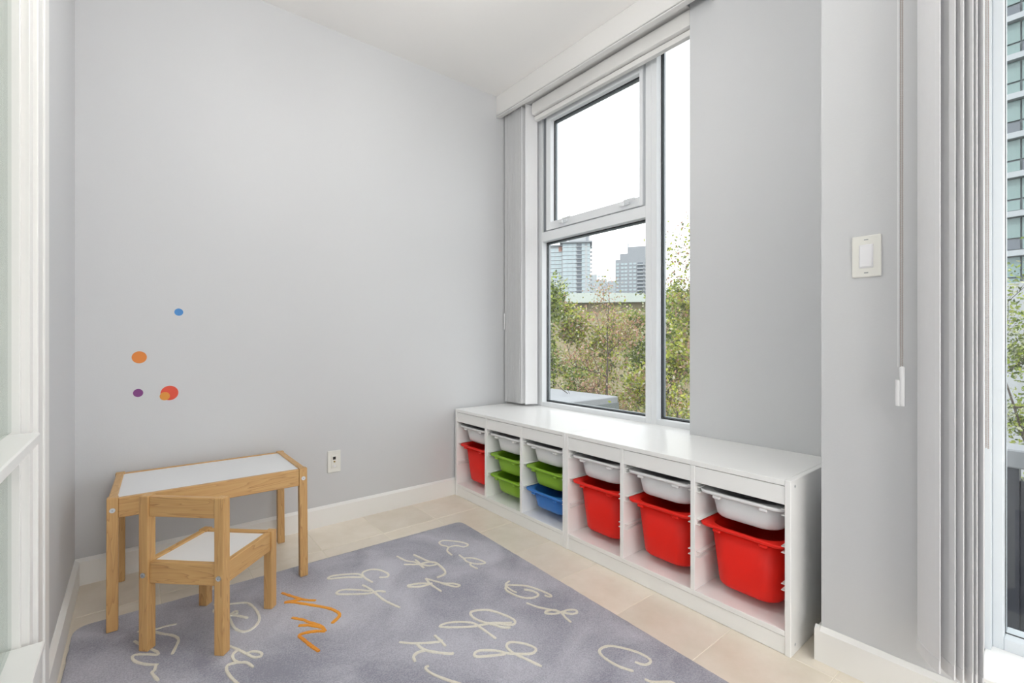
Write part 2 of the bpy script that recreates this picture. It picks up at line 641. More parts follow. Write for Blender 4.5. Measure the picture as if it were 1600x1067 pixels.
def floor_fill_light(label, x, y, z, r):  # unseen standing globe, added to brighten the lower room
    t = thing('floor_fill_light', label, 'fill light', (x, y, 0))
    obj('base', cyl(bmesh.new(), (0, 0, 0.012), 0.14, 0.024, 'z', 32, r2=0.13), 'trim_white', t)
    obj('pole', cyl(bmesh.new(), (0, 0, (z - r) / 2 + 0.012), 0.012, z - r - 0.02, 'z', 12), 'trim_white', t)
    bm = bmesh.new()
    bmesh.ops.create_uvsphere(bm, u_segments=32, v_segments=16, radius=r, matrix=Matrix.Translation((0, 0, z)))
    obj('globe', bm, 'fill_glow', t, smooth=True)


pendant_fill_light('added fill light, a white pendant globe hanging over the rug, above the frame', -0.95, -1.30, 2.27, 0.14)
pendant_fill_light('added fill light, a white pendant globe hanging behind the camera', -0.85, -4.1, 2.0, 0.15)
pendant_fill_light('added fill light, a white pendant globe in the room behind the inner window', -3.2, -2.4, 2.0, 0.17)
floor_fill_light('added fill light, a white globe on a floor stand by the left wall, behind the camera', -1.35, -3.95, 1.10, 0.155)
floor_fill_light('added fill light, a white globe on a floor stand by the large window, behind the camera', -0.55, -3.85, 0.85, 0.16)


# ------------------------------------------------------------------ storage shelves
def rrect(hx, hy, r, n=6):
    pts = []
    for cx, cy, a0 in ((hx - r, hy - r, 0), (-hx + r, hy - r, PI / 2), (-hx + r, -hy + r, PI), (hx - r, -hy + r, 1.5 * PI)):
        for k in range(n + 1):
            a = a0 + k * PI / 2 / n
            pts.append((cx + r * math.cos(a), cy + r * math.sin(a)))
    return pts


def loft(bm, rings, cap0=False, cap1=False):
    vs = [[bm.verts.new(p) for p in r] for r in rings]
    k = len(vs[0])
    for a, b in zip(vs, vs[1:]):
        for i in range(k):
            bm.faces.new((a[i], a[(i + 1) % k], b[(i + 1) % k], b[i]))
    if cap0:
        bm.faces.new(vs[0])
    if cap1:
        bm.faces.new(vs[-1])
    return bm


UL, UD, UH, TH = 0.992, 0.434, 0.557, 0.018
BAY = (UL - 4 * TH) / 3
LEVELS = (0.455, 0.335, 0.215)        # tops of the bin rims
runner_src = None


def storage_shelf(label, y_start):
    """local frame: x from the front (0) to the wall, y runs towards the camera as negative"""
    global runner_src
    t = thing('storage_shelf', label, 'shelf', (0, y_start, 0), group='low storage shelves under the window')
    bxo('side_panel', (0, UD, 0, -TH, 0, UH), 'laminate_white', t, bev=0.0015)
    sp = bxo('side_panel', (0, UD, -UL + TH, -UL, 0, UH), 'laminate_white', t, bev=0.0015)
    for k in (1, 2):
        y = -k * (BAY + TH)
        bxo('divider', (0.002, UD - 0.01, y, y - TH, 0.076, UH - 0.019), 'laminate_white', t, bev=0.0012)
    bxo('top_panel', (0.001, UD, -TH, -UL + TH, UH - 0.0185, UH - 0.0005), 'laminate_white', t, bev=0.0012)
    bxo('bottom_shelf', (0.001, UD, -TH, -UL + TH, 0.059, 0.077), 'laminate_white', t, bev=0.0012)
    bxo('plinth', (0.004, 0.022, -TH, -UL + TH, 0.0, 0.057), 'laminate_white', t, bev=0.0012)
    bxo('back_panel', (UD - 0.008, UD - 0.003, -TH, -UL + TH, 0.077, UH - 0.019), 'laminate_white', t)
    for k in range(3):
        y = -k * (BAY + TH) - TH
        bxo('front_rail', (0.004, 0.020, y, y - BAY, 0.477, 0.536), 'laminate_white', t, bev=0.0012)
        for z in LEVELS:
            for side in (0, 1):
                yy = y if side == 0 else y - BAY
                sg = -1 if side == 0 else 1
                bm = bmesh.new()
                box(bm, 0.0, 0.40, 0, sg * 0.015, -0.017, -0.0145)
                box(bm, 0.0, 0.40, 0, sg * 0.015, 0.003, 0.0055)
                box(bm, 0.0, 0.40, 0, sg * 0.0015, -0.0145, 0.003)
                o = obj('runner', bm, 'runner_white', t)
                o.location = (0.012, yy, z)
    return t, sp


shelf_a, _ = storage_shelf('white storage shelf in the corner holding red, green and blue bins', -0.022)
shelf_b, sp = storage_shelf('white storage shelf nearer the light switch holding three deep red bins', -0.022 - UL)
for sx, sz in ((0.035, 0.535), (0.385, 0.535), (0.035, 0.03), (0.385, 0.03), (0.385, 0.09)):
    bm = cyl(bmesh.new(), (sx, -UL - 0.0003, sz), 0.004, 0.001, 'y', 12)
    obj('screw', bm, 'steel', sp)

BIN_MESH = {}


def storage_bin(kind, deep, col, label, y, z_top, group, dx=0.0):
    h = 0.228 if deep else 0.098
    t = thing('storage_bin', label, 'bin', (0.217 + dx, y, z_top - h), group=group)
    key = (deep, col)
    if key not in BIN_MESH:
        n = 8
        # rim: flat flange with a rounded opening, ears at the corners and a turned-down lip
        hx, hy = 0.206, 0.1485
        bm = bmesh.new()
        ox, oy = 0.188, 0.127

        def R(a, b, r, z):
            return [(p[0], p[1], z) for p in rrect(a, b, r, n)]
        loft(bm, [R(ox - 0.004, oy - 0.004, 0.075, -0.013), R(hx - 0.007, hy - 0.011, 0.040, -0.013), R(hx - 0.002, hy - 0.001, 0.036, -0.011),
                  R(hx, hy, 0.035, -0.005), R(hx - 0.001, hy, 0.035, -0.001), R(hx - 0.004, hy - 0.002, 0.034, 0.0),
                  R(ox + 0.004, oy + 0.003, 0.080, 0.0), R(ox, oy, 0.080, -0.002), R(ox - 0.004, oy - 0.004, 0.075, -0.013)])
        for v in bm.verts:
            v.co.z += h
        rim = obj('rim', bm, col, t, smooth=True)
        # tub: tapered walls with rounded corners, hollow
        bm = bmesh.new()
        tp = 0.028 if deep else 0.020
        b = [(0, 0.0), (0.02, 0.002), (0.30, 0.3), (1, 1)]
        tx, ty = 0.192, 0.131
        bx_, by_ = tx - tp, ty - tp * 0.75
        zt, wt = h - 0.012, 0.003
        rings = [R(bx_ - 0.020, by_ - 0.020, 0.050, 0.0), R(bx_ - 0.008, by_ - 0.008, 0.055, 0.003), R(bx_ - 0.002, by_ - 0.002, 0.058, 0.010),
                 R(bx_, by_, 0.06, 0.020), R(tx, ty, 0.082, zt), R(tx - wt, ty - wt, 0.080, zt), R(bx_ - wt, by_ - wt, 0.057, 0.022),
                 R(bx_ - 0.010, by_ - 0.010, 0.053, 0.007), R(bx_ - 0.022, by_ - 0.022, 0.048, 0.004)]
        loft(bm, rings, True, True)
        tub = obj('tub', bm, col, t, smooth=True)
        # the small moulded lugs under the front lip
        lugs = []
        for s in (-1, 1):
            lugs.append(bxo('lug', (-0.202, -0.186, s * 0.080 - 0.014, s * 0.080 + 0.014, h - 0.024, h - 0.012), col, t, bev=0.003))
        for o in (rim, tub):
            for p in o.data.polygons:
                p.use_smooth = True
        BIN_MESH[key] = (rim, tub, *lugs)
    else:
        for s in BIN_MESH[key]:
            share(s, t)
    return t


def bay_y(unit, k):
    return -0.022 - unit * UL - TH - k * (BAY + TH) - BAY / 2


GB = 'plastic bins sliding in the storage shelves'
W, RD, GN, BL = 'plastic_white', 'plastic_red', 'plastic_green', 'plastic_blue'
L0, L1, L2 = LEVELS
storage_bin('bin', False, W, 'shallow white bin above the red bin nearest the room corner', bay_y(0, 0), L0, GB)
storage_bin('bin', True, RD, 'deep red bin in the corner shelf, farthest red bin from the light switch', bay_y(0, 0), L1, GB)
storage_bin('bin', False, W, 'shallow white bin above the column of two green bins', bay_y(0, 1), L0, GB)
storage_bin('bin', False, GN, 'upper of the two green bins stacked in the middle column of the corner shelf', bay_y(0, 1), L1, GB)
storage_bin('bin', False, GN, 'lower of the two green bins, in the middle column of the corner shelf', bay_y(0, 1), L2, GB)
storage_bin('bin', False, W, 'shallow white bin above the green and blue bins', bay_y(0, 2), L0, GB)
storage_bin('bin', False, GN, 'shallow green bin directly above the blue bin', bay_y(0, 2), L1, GB)
storage_bin('bin', False, BL, 'shallow blue plastic bin, the only blue one', bay_y(0, 2), L2, GB)
storage_bin('bin', False, W, 'shallow white bin in the red-bin shelf, beside the shelf with the blue bin', bay_y(1, 0), L0, GB)
storage_bin('bin', True, RD, 'deep red bin beside the blue bin, left of three in its shelf', bay_y(1, 0), L1, GB)
storage_bin('bin', False, W, 'shallow white bin in the middle column of the red-bin shelf', bay_y(1, 1), L0, GB)
storage_bin('bin', True, RD, 'deep red bin in the middle of the three in its shelf', bay_y(1, 1), L1, GB)
storage_bin('bin', False, W, 'shallow white bin nearest the light switch wall', bay_y(1, 2), L0, GB)
storage_bin('bin', True, RD, 'largest-looking deep red bin, nearest the light switch wall', bay_y(1, 2), L1, GB)


# ------------------------------------------------------------------ rug with handwritten letters
def rug():
    quad = [Vector((-0.225, -0.44)), Vector((-1.772, -0.402)), Vector((-1.776, -2.72)), Vector((-0.29, -2.75))]
    r = 0.05

    def outline(inset):
        c = sum(quad, Vector((0, 0))) / 4
        q = []
        for i in range(4):
            p, a, b = quad[i], quad[i - 1], quad[(i + 1) % 4]
            ua, ub = (a - p).normalized(), (b - p).normalized()
            q.append((p + (ua + ub) * inset, ua, ub))
        pts = []
        rr = r - inset * 0.5
        for p, ua, ub in q:
            A, B = p + ua * rr, p + ub * rr
            for k in range(9):
                s = k / 8
                pts.append((A * (1 - s) ** 2 + p * 2 * s * (1 - s) + B * s * s))
            nxt = None
        out = []
        m = len(pts)
        for i in range(m):
            a, b = pts[i], pts[(i + 1) % m]
            d = (b - a).length
            k = max(1, int(d / 0.02))
            for s in range(k):
                out.append(a.lerp(b, s / k))
        return out
    prof = [(0.0, 0.0), (-0.002, 0.005), (0.000, 0.010), (0.005, 0.0135), (0.014, 0.015), (0.03, 0.0155)]
    base = outline(0.0)
    c = sum(quad, Vector((0, 0))) / 4
    rings = []
    for ins, z in prof:
        ring = []
        for i, p in enumerate(base):
            tng = base[(i + 1) % len(base)] - base[i - 1]
            nrm = Vector((-tng.y, tng.x)).normalized()
            if nrm.dot(c - p) < 0:
                nrm = -nrm
            j = 0.0022 * noise.noise(Vector((p.x * 30, p.y * 30, z * 100)))
            q = p + nrm * (ins + j)
            ring.append((q.x, q.y, z))
        rings.append(ring)
    bm = bmesh.new()
    loft(bm, rings, True, True)
    o = obj('rug', bm, 'rug_pile', smooth=False)
    for p in o.data.polygons:
        p.use_smooth = len(p.vertices) == 4
    return tag(o, 'grey-violet pile rug with cream and orange handwritten letters on the tile floor', 'rug')


the_rug = rug()

# letters traced as strokes in floor coordinates (metres)
LETTERS = [
  ('w', [[(-0.479, -0.764), (-0.474, -0.713), (-0.449, -0.679), (-0.463, -0.643), (-0.457, -0.61), (-0.431, -0.603), (-0.402, -0.631), (-0.369, -0.68), (-0.362, -0.72), (-0.39, -0.727), (-0.412, -0.691), (-0.448, -0.684)]]),
  ('w', [[(-0.452, -0.782), (-0.454, -0.825), (-0.459, -0.859), (-0.442, -0.898), (-0.414, -0.919), (-0.402, -0.915), (-0.406, -0.883), (-0.423, -0.844), (-0.455, -0.82)], [(-0.455, -0.878), (-0.466, -0.901), (-0.46, -0.942)]]),
  ('w', [[(-0.68, -0.613), (-0.666, -0.683), (-0.64, -0.723), (-0.636, -0.791)], [(-0.631, -0.698), (-0.636, -0.745), (-0.69, -0.707)], [(-0.636, -0.745), (-0.611, -0.787), (-0.575, -0.794), (-0.588, -0.759), (-0.633, -0.748)], [(-0.615, -0.651), (-0.592, -0.752), (-0.573, -0.79), (-0.581, -0.875), (-0.603, -0.896), (-0.634, -0.897)]]),
  ('w', [[(-0.673, -0.873), (-0.679, -0.925), (-0.673, -1.002)], [(-0.673, -0.873), (-0.657, -0.911), (-0.632, -0.958), (-0.607, -0.979), (-0.592, -1.008), (-0.61, -1.008), (-0.629, -0.977), (-0.643, -0.939)], [(-0.674, -0.929), (-0.708, -0.897), (-0.752, -0.879), (-0.755, -0.892), (-0.713, -0.921), (-0.671, -0.924)]]),
  ('w', [[(-0.819, -0.744), (-0.792, -0.761), (-0.778, -0.739), (-0.794, -0.685), (-0.825, -0.657), (-0.859, -0.664), (-0.867, -0.709), (-0.856, -0.767)], [(-0.867, -0.709), (-0.877, -0.664), (-0.92, -0.633), (-0.965, -0.611), (-0.986, -0.616), (-0.981, -0.63), (-0.928, -0.657), (-0.873, -0.701)]]),
  ('w', [[(-0.896, -0.759), (-0.882, -0.816), (-0.873, -0.917), (-0.848, -1.002)], [(-0.887, -0.827), (-0.918, -0.791), (-0.961, -0.752), (-0.987, -0.746), (-0.998, -0.762), (-0.968, -0.79), (-0.903, -0.836), (-0.867, -0.843), (-0.845, -0.868)]]),
  ('o', [[(-1.163, -0.619), (-1.113, -0.717), (-1.075, -0.758)], [(-1.113, -0.717), (-1.17, -0.698), (-1.142, -0.721), (-1.067, -0.821), (-1.042, -0.868), (-1.037, -0.91), (-1.074, -0.941)]]),
  ('o', [[(-1.174, -0.818), (-1.144, -0.86), (-1.138, -0.877), (-1.11, -0.929), (-1.105, -0.972)], [(-1.168, -0.882), (-1.14, -0.902), (-1.109, -0.943)], [(-1.105, -0.972), (-1.142, -0.946), (-1.18, -0.939), (-1.175, -0.975), (-1.164, -1.025), (-1.153, -1.065)]]),
  ('w', [[(-0.679, -1.366), (-0.685, -1.283), (-0.693, -1.244), (-0.734, -1.205), (-0.769, -1.189), (-0.791, -1.192), (-0.771, -1.214), (-0.714, -1.257), (-0.679, -1.274), (-0.637, -1.291), (-0.602, -1.319), (-0.583, -1.331)], [(-0.655, -1.278), (-0.63, -1.301), (-0.609, -1.327), (-0.588, -1.342), (-0.571, -1.334), (-0.57, -1.305), (-0.589, -1.246), (-0.609, -1.214), (-0.643, -1.192), (-0.665, -1.193), (-0.672, -1.229), (-0.658, -1.272), (-0.642, -1.298), (-0.628, -1.33), (-0.605, -1.35)]]),
  ('w', [[(-0.65, -1.557), (-0.665, -1.504), (-0.678, -1.461), (-0.679, -1.426), (-0.667, -1.41), (-0.649, -1.413), (-0.622, -1.445), (-0.61, -1.479), (-0.616, -1.492), (-0.637, -1.494), (-0.669, -1.47), (-0.695, -1.445), (-0.715, -1.413), (-0.754, -1.381), (-0.776, -1.382), (-0.778, -1.398), (-0.741, -1.423), (-0.701, -1.445)]]),
  ('w', [[(-0.936, -1.182), (-0.896, -1.221), (-0.836, -1.261), (-0.821, -1.261)], [(-0.829, -1.223), (-0.827, -1.256), (-0.828, -1.294)], [(-0.896, -1.221), (-0.888, -1.272), (-0.841, -1.331), (-0.826, -1.339)], [(-0.888, -1.272), (-0.913, -1.266), (-0.932, -1.275), (-0.938, -1.298)]]),
  ('w', [[(-0.914, -1.34), (-0.927, -1.343), (-0.923, -1.376), (-0.9, -1.428), (-0.875, -1.475), (-0.873, -1.504)]]),
  ('w', [[(-0.415, -1.107), (-0.447, -1.121), (-0.454, -1.166), (-0.448, -1.193)], [(-0.448, -1.123), (-0.418, -1.147), (-0.384, -1.186), (-0.364, -1.249), (-0.358, -1.293), (-0.371, -1.294), (-0.376, -1.276)], [(-0.454, -1.13), (-0.47, -1.156), (-0.465, -1.204), (-0.449, -1.242), (-0.418, -1.263), (-0.393, -1.258), (-0.393, -1.225), (-0.412, -1.195)]]),
  ('w', [[(-0.465, -1.271), (-0.453, -1.311), (-0.435, -1.344), (-0.408, -1.392), (-0.417, -1.428), (-0.422, -1.46)], [(-0.408, -1.392), (-0.417, -1.368), (-0.443, -1.357), (-0.454, -1.364), (-0.435, -1.386), (-0.404, -1.395), (-0.372, -1.404), (-0.356, -1.421), (-0.365, -1.433), (-0.386, -1.426), (-0.403, -1.398)]]),
  ('w', [[(-0.414, -1.722), (-0.402, -1.748), (-0.377, -1.752), (-0.367, -1.736), (-0.372, -1.698), (-0.397, -1.648), (-0.421, -1.622), (-0.449, -1.616), (-0.466, -1.627), (-0.473, -1.659), (-0.468, -1.704), (-0.451, -1.744)]]),
  ('w', [[(-0.452, -1.784), (-0.444, -1.805), (-0.404, -1.837), (-0.405, -1.858), (-0.43, -1.854)]]),
  ('w', [[(-1.495, -0.607), (-1.523, -0.598), (-1.558, -0.596), (-1.601, -0.575)], [(-1.559, -0.607), (-1.538, -0.64), (-1.509, -0.676), (-1.496, -0.711), (-1.502, -0.742), (-1.517, -0.789)]]),
  ('w', [[(-1.609, -0.631), (-1.593, -0.669), (-1.569, -0.713), (-1.552, -0.747), (-1.552, -0.763), (-1.573, -0.744), (-1.605, -0.72), (-1.614, -0.728), (-1.605, -0.761), (-1.578, -0.798), (-1.552, -0.82)], [(-1.557, -0.817), (-1.562, -0.844), (-1.568, -0.852), (-1.554, -0.904)]]),
  ('w', [[(-1.377, -0.545), (-1.367, -0.606), (-1.384, -0.605), (-1.384, -0.586)], [(-1.362, -0.562), (-1.331, -0.582), (-1.292, -0.604), (-1.275, -0.627), (-1.263, -0.696), (-1.266, -0.756), (-1.289, -0.796), (-1.319, -0.804), (-1.341, -0.765), (-1.346, -0.709), (-1.345, -0.668), (-1.324, -0.647), (-1.322, -0.667), (-1.352, -0.665), (-1.383, -0.615)], [(-1.346, -0.657), (-1.32, -0.688), (-1.296, -0.723)]]),
  ('w', [[(-1.372, -0.853), (-1.351, -0.894), (-1.333, -0.936), (-1.318, -0.967), (-1.301, -0.973), (-1.298, -0.956), (-1.317, -0.932), (-1.334, -0.932)], [(-1.351, -0.894), (-1.368, -0.909), (-1.37, -0.936), (-1.361, -0.962), (-1.342, -0.977), (-1.329, -1.014)], [(-1.361, -0.962), (-1.385, -0.955), (-1.394, -0.975), (-1.389, -1.017), (-1.379, -1.056), (-1.37, -1.08)]]),
]



def stroke(bm, pts, width, rnd, lift=0.0):
    P = [Vector(p) for p in pts]
    path = []
    for i in range(len(P) - 1):
        p0, p1, p2, p3 = P[max(i - 1, 0)], P[i], P[i + 1], P[min(i + 2, len(P) - 1)]
        n = max(3, int((p2 - p1).length / 0.008))
        for k in range(n):
            s = k / n
            path.append(0.5 * ((2 * p1) + (p2 - p0) * s + (2 * p0 - 5 * p1 + 4 * p2 - p3) * s * s + (3 * p1 - p0 - 3 * p2 + p3) * s ** 3))
    path.append(P[-1])
    rows = []
    for i, p in enumerate(path):
        d = path[min(i + 1, len(path) - 1)] - path[max(i - 1, 0)]
        if d.length < 1e-9:
            d = Vector((1, 0))
        nrm = Vector((-d.y, d.x)).normalized()
        w = width / 2 * (1 + rnd.uniform(-0.16, 0.16)) * (0.75 if i in (0, len(path) - 1) else 1.0)
        a, b = p + nrm * w, p - nrm * w
        zt = 0.0175 + lift + 0.00001 * i
        rows.append([bm.verts.new((a.x, a.y, 0.014)), bm.verts.new((*(a - nrm * w * 0.25), zt)),
                     bm.verts.new((*(b + nrm * w * 0.25), zt)), bm.verts.new((b.x, b.y, 0.014))])
    for a, b in zip(rows, rows[1:]):
        for k in range(3):
            bm.faces.new((a[k], a[k + 1], b[k + 1], b[k]))
    bm.faces.new(rows[0])
    bm.faces.new(rows[-1])


rnd = random.Random(5)
for col, strokes in LETTERS:
    bm = bmesh.new()
    for k, s in enumerate(strokes):
        stroke(bm, s, 0.0098 if col == 'w' else 0.0135, rnd, 0.0006 * k)
    lt = obj('letter', bm, 'rug_cream' if col == 'w' else 'rug_orange', the_rug)
    if col == 'o':
        lt['label'] = 'orange letter woven into the rug'
    else:
        lt['label'] = 'cream letter woven into the rug'


# ------------------------------------------------------------------ play table and chair
def bolt(parent, c, axis='y', sg=-1):
    bm = bmesh.new()
    d = Vector((0, sg, 0)) if axis == 'y' else Vector((sg, 0, 0))
    cyl(bm, Vector(c) + d * 0.0012, 0.0080, 0.0024, axis, 20)
    cyl(bm, Vector(c) + d * 0.0030, 0.0060, 0.0014, axis, 20)
    o = obj('bolt', bm, 'steel', parent)
    bm = cyl(bmesh.new(), Vector(c) + d * 0.0038, 0.0022, 0.0006, axis, 6)
    obj('socket', bm, 'spacer_grey', o)
    return o


def leg(parent, x, y, z0, z1, w=0.031):
    h = w / 2
    o = bxo('leg', (-h, h, -h, h, 0, z1 - z0), 'pine_z', parent, bev=0.0025, seg=2)
    o.location = (x, y, z0)
    return o


TX, TY, THT = 0.64, 0.475, 0.448
table = thing('play_table', 'low pine play table with a white top standing against the back wall', 'table', (-1.358, -0.296, 0.0082))
table.rotation_euler = (-0.0354, 0, -0.024)
hx, hy = TX / 2 - 0.0155, TY / 2 - 0.0155
for sx in (-1, 1):
    for sy in (-1, 1):
        lg = leg(table, sx * hx, sy * hy, 0, THT)
        bolt(lg, (0, sy * 0.0155, THT - 0.042), 'y', sy)
    o = bxo('side_rail', (sx * (hx + 0.012), sx * (hx - 0.012), -hy + 0.0155, hy - 0.0155, THT - 0.070, THT - 0.001), 'pine_y', table, bev=0.002)
for sy in (-1, 1):
    bxo('apron', (-hx + 0.0155, hx - 0.0155, sy * (hy + 0.011), sy * (hy - 0.009), THT - 0.072, THT - 0.004), 'pine_x', table, bev=0.002)
bxo('tabletop', (-hx + 0.011, hx - 0.011, -hy + 0.008, hy - 0.008, THT - 0.018, THT - 0.007), 'board_white', table)

chair = thing('child_chair', 'small pine child chair with a white seat, turned towards the play table', 'chair', (-1.398, -0.700, 0.0157), math.radians(-43.5))
CW, CS, CB = 0.284, 0.284, 0.492
ch = CW / 2 - 0.0155
# local frame: -y is the back of the chair (towards the camera), +y its front
for sx in (-1, 1):
    lb = leg(chair, sx * ch, -ch, 0, CB)
    bolt(lb, (0, -0.0155, 0.242), 'y', -1)
    lf = leg(chair, sx * ch, ch, 0, CS)
    bolt(lf, (0, 0.0155, 0.242), 'y', 1)
    bxo('side_rail', (sx * (ch + 0.010), sx * (ch - 0.010), -ch + 0.0155, ch - 0.0155, CS - 0.070, CS - 0.002), 'pine_y', chair, bev=0.002)
for sy in (-1, 1):
    bxo('seat_rail', (-ch + 0.0155, ch - 0.0155, sy * (ch + 0.009), sy * (ch - 0.011), CS - 0.070, CS - 0.002), 'pine_x', chair, bev=0.002)
bxo('seat', (-ch + 0.009, ch - 0.009, -ch + 0.010, ch - 0.010, CS - 0.020, CS - 0.009), 'board_white', chair)
bxo('back_rail', (-ch + 0.0155, ch - 0.0155, -ch - 0.010, -ch + 0.010, CB - 0.066, CB - 0.002), 'pine_x', chair, bev=0.002)

# ------------------------------------------------------------------ wall stickers
for nm, label, mat, x, z, r, yy in (
        ('wall_sticker', 'round blue dot sticker, highest on the back wall', 'sticker_blue', -1.455, 1.129, 0.0165, 0),
        ('wall_sticker', 'round orange dot sticker alone between the blue and purple dots', 'sticker_orange', -1.595, 0.927, 0.026, 0),
        ('wall_sticker', 'small round purple dot sticker left of the red dot', 'sticker_purple', -1.599, 0.772, 0.0175, 0),
        ('wall_sticker', 'large round red dot sticker partly covered by an amber dot', 'sticker_red', -1.489, 0.764, 0.0325, 0),
        ('wall_sticker', 'small amber dot sticker overlapping the red dot', 'sticker_amber', -1.506, 0.751, 0.0185, -0.0008)):
    bm = cyl(bmesh.new(), (0, 0, 0), r, 0.0008, 'y', 48)
    o = obj(nm, bm, mat)
    o.location = (x, -0.0005 + yy, z)
    tag(o, label, 'sticker', 'dot stickers on the back wall')

# ------------------------------------------------------------------ wall socket plate and light switch
t = thing('wall_socket', 'ivory wall plate with a black data jack and coax socket', 'socket', (-0.7635, 0, 0.338))
bxo('plate', (-0.035, 0.035, -0.006, 0, -0.059, 0.059), 'ivory_plastic', t, bev=0.003, seg=2)
bxo('insert', (-0.0165, 0.0165, -0.0075, -0.004, -0.034, 0.034), 'ivory_plastic', t, bev=0.001)
bxo('jack', (-0.0075, 0.0075, -0.0085, -0.007, 0.011, 0.026), 'socket_black', t)
obj('coax_socket', cyl(bmesh.new(), (0, -0.010, 0.0), 0.0045, 0.006, 'y', 16), 'brass', t)
obj('blank_cap', cyl(bmesh.new(), (0, -0.0095, -0.024), 0.0065, 0.006, 'y', 20), 'switch_white', t)
obj('screw', cyl(bmesh.new(), (0, -0.0063, 0.049), 0.003, 0.001, 'y', 12), 'ivory_plastic', t)

t = thing('light_switch', 'ivory light switch plate with a white rocker on the pier', 'switch', (XP, -2.1845, 1.2485))
bxo('plate', (-0.006, 0, -0.0355, 0.0355, -0.061, 0.061), 'ivory_plastic', t, bev=0.003, seg=2)
bxo('surround', (-0.0075, -0.004, -0.0172, 0.0172, -0.0345, 0.0345), 'switch_white', t, bev=0.001)
bm = bmesh.new()
box(bm, -0.012, -0.006, -0.0150, 0.0150, -0.0315, 0.0315, bev=0.001)
for v in bm.verts:
    if v.co.x < -0.009:
        v.co.x += 0.0035 * (v.co.z + 0.0315) / 0.063
obj('rocker', bm, 'switch_white', t)
for z in (-0.0485, 0.0485):
    bxo('screw', (-0.0066, -0.0055, -0.005, 0.005, z - 0.0012, z + 0.0012), 'spacer_grey', t)


# ------------------------------------------------------------------ blinds
def vane(parent, cx, cy, ang, z0, z1, w=0.089):
    """a vertical fabric vane: slightly curved, hemmed at the bottom"""
    bm = bmesh.new()
    n = 6
    front, back = [], []
    for k in range(n + 1):
        s = -w / 2 + w * k / n
        b = 0.006 * (1 - (2 * k / n - 1) ** 2)
        front.append((s, b))
        back.append((s, b + 0.0012))
    ring = front + back[::-1]
    zs = [z0, z0 + 0.032, z0 + 0.0335, z1]
    gr = [1.0, 1.0, 0.55, 0.55]
    rings = []
    for z, g in zip(zs, gr):
        rings.append([(p[0], p[1] if i <= n else front[2 * n + 1 - i][1] + 0.0028 * g, z) for i, p in enumerate(ring)])
    loft(bm, rings, True, True)
    o = obj('vane', bm, 'vane_fabric', parent)
    o.location = (cx, cy, 0)
    o.rotation_euler = (0, 0, ang)
    return o


blind1 = thing('vertical_blind', 'pale vertical blind drawn into a narrow stack in the window recess corner', 'blind', (0.45, 0, 0))
first = None
ys = [-0.036, -0.052, -0.070, -0.086, -0.104, -0.120, -0.138, -0.156, -0.172, -0.190, -0.208, -0.256]
for i, y in enumerate(ys):
    if first is None:
        first = vane(blind1, 0, y, -0.28, 0.572, 2.575)
    else:
        share(first, blind1, (0, y, 0), -0.28 + (random.Random(i).uniform(-0.07, 0.07) if i < len(ys) - 1 else 0.0))
bxo('head_rail', (-0.0135, 0.030, -0.275, W1Y + 0.001, 2.497, 2.572), 'valance_white', blind1, bev=0.002)
bxo('track', (0.010, 0.040, -0.275, W1Y + 0.001, 2.463, 2.492), 'valance_white', blind1, bev=0.002)
bxo('wand_clip', (-0.054, -0.048, -0.024, -0.034, 1.075, 1.185), 'plastic_white', blind1, bev=0.002)

val = thing('window_valance', 'long white valance board along the ceiling above the tall window', 'valance', (0.346, 0, 2.556))
bxo('board', (0, 0.014, -0.0005, -1.535, 0, ZC - 2.556 - 0.0005), 'valance_white', val, bev=0.002)
bxo('lip', (0, 0.035, -0.0005, -1.535, -0.004, 0.008), 'valance_white', val, bev=0.003, seg=2)
bxo('bounce_board', (0.014, XW - 0.346 + 0.02, -0.0005, -1.40, 0.030, 0.036), 'valance_white', val)  # added board, lightens the dark gap behind the valance
bxo('end_return', (0.014, XW - 0.346 - 0.001, -1.52, -1.535, -0.014, ZC - 2.556 - 0.0005), 'valance_white', val, bev=0.001)

blind2 = thing('vertical_blind', 'pale vertical blind stacked in front of the pier beside the large window', 'blind', (-0.02, -2.38, 0))
ends = [-2.365, -2.392, -2.407, -2.423, -2.430, -2.441]
angs = [0.616, 0.60, 0.56, 0.50, 0.42, 0.34]
for i, (ye, a) in enumerate(zip(ends, angs)):
    w = 0.098
    d = Vector((math.cos(a), math.sin(a))) * w / 2
    c = Vector((-0.058, ye)) + d
    vane(blind2, c.x + 0.02, c.y + 2.38, a, 0.178, 2.56, w)
bxo('head_rail', (-0.03, 0.045, 0.28, -2.2, 2.56, 2.61), 'valance_white', blind2, bev=0.002)
bxo('bracket', (0.03, XP + 0.02, 0.10, 0.07, 2.58, 2.60), 'valance_white', blind2)


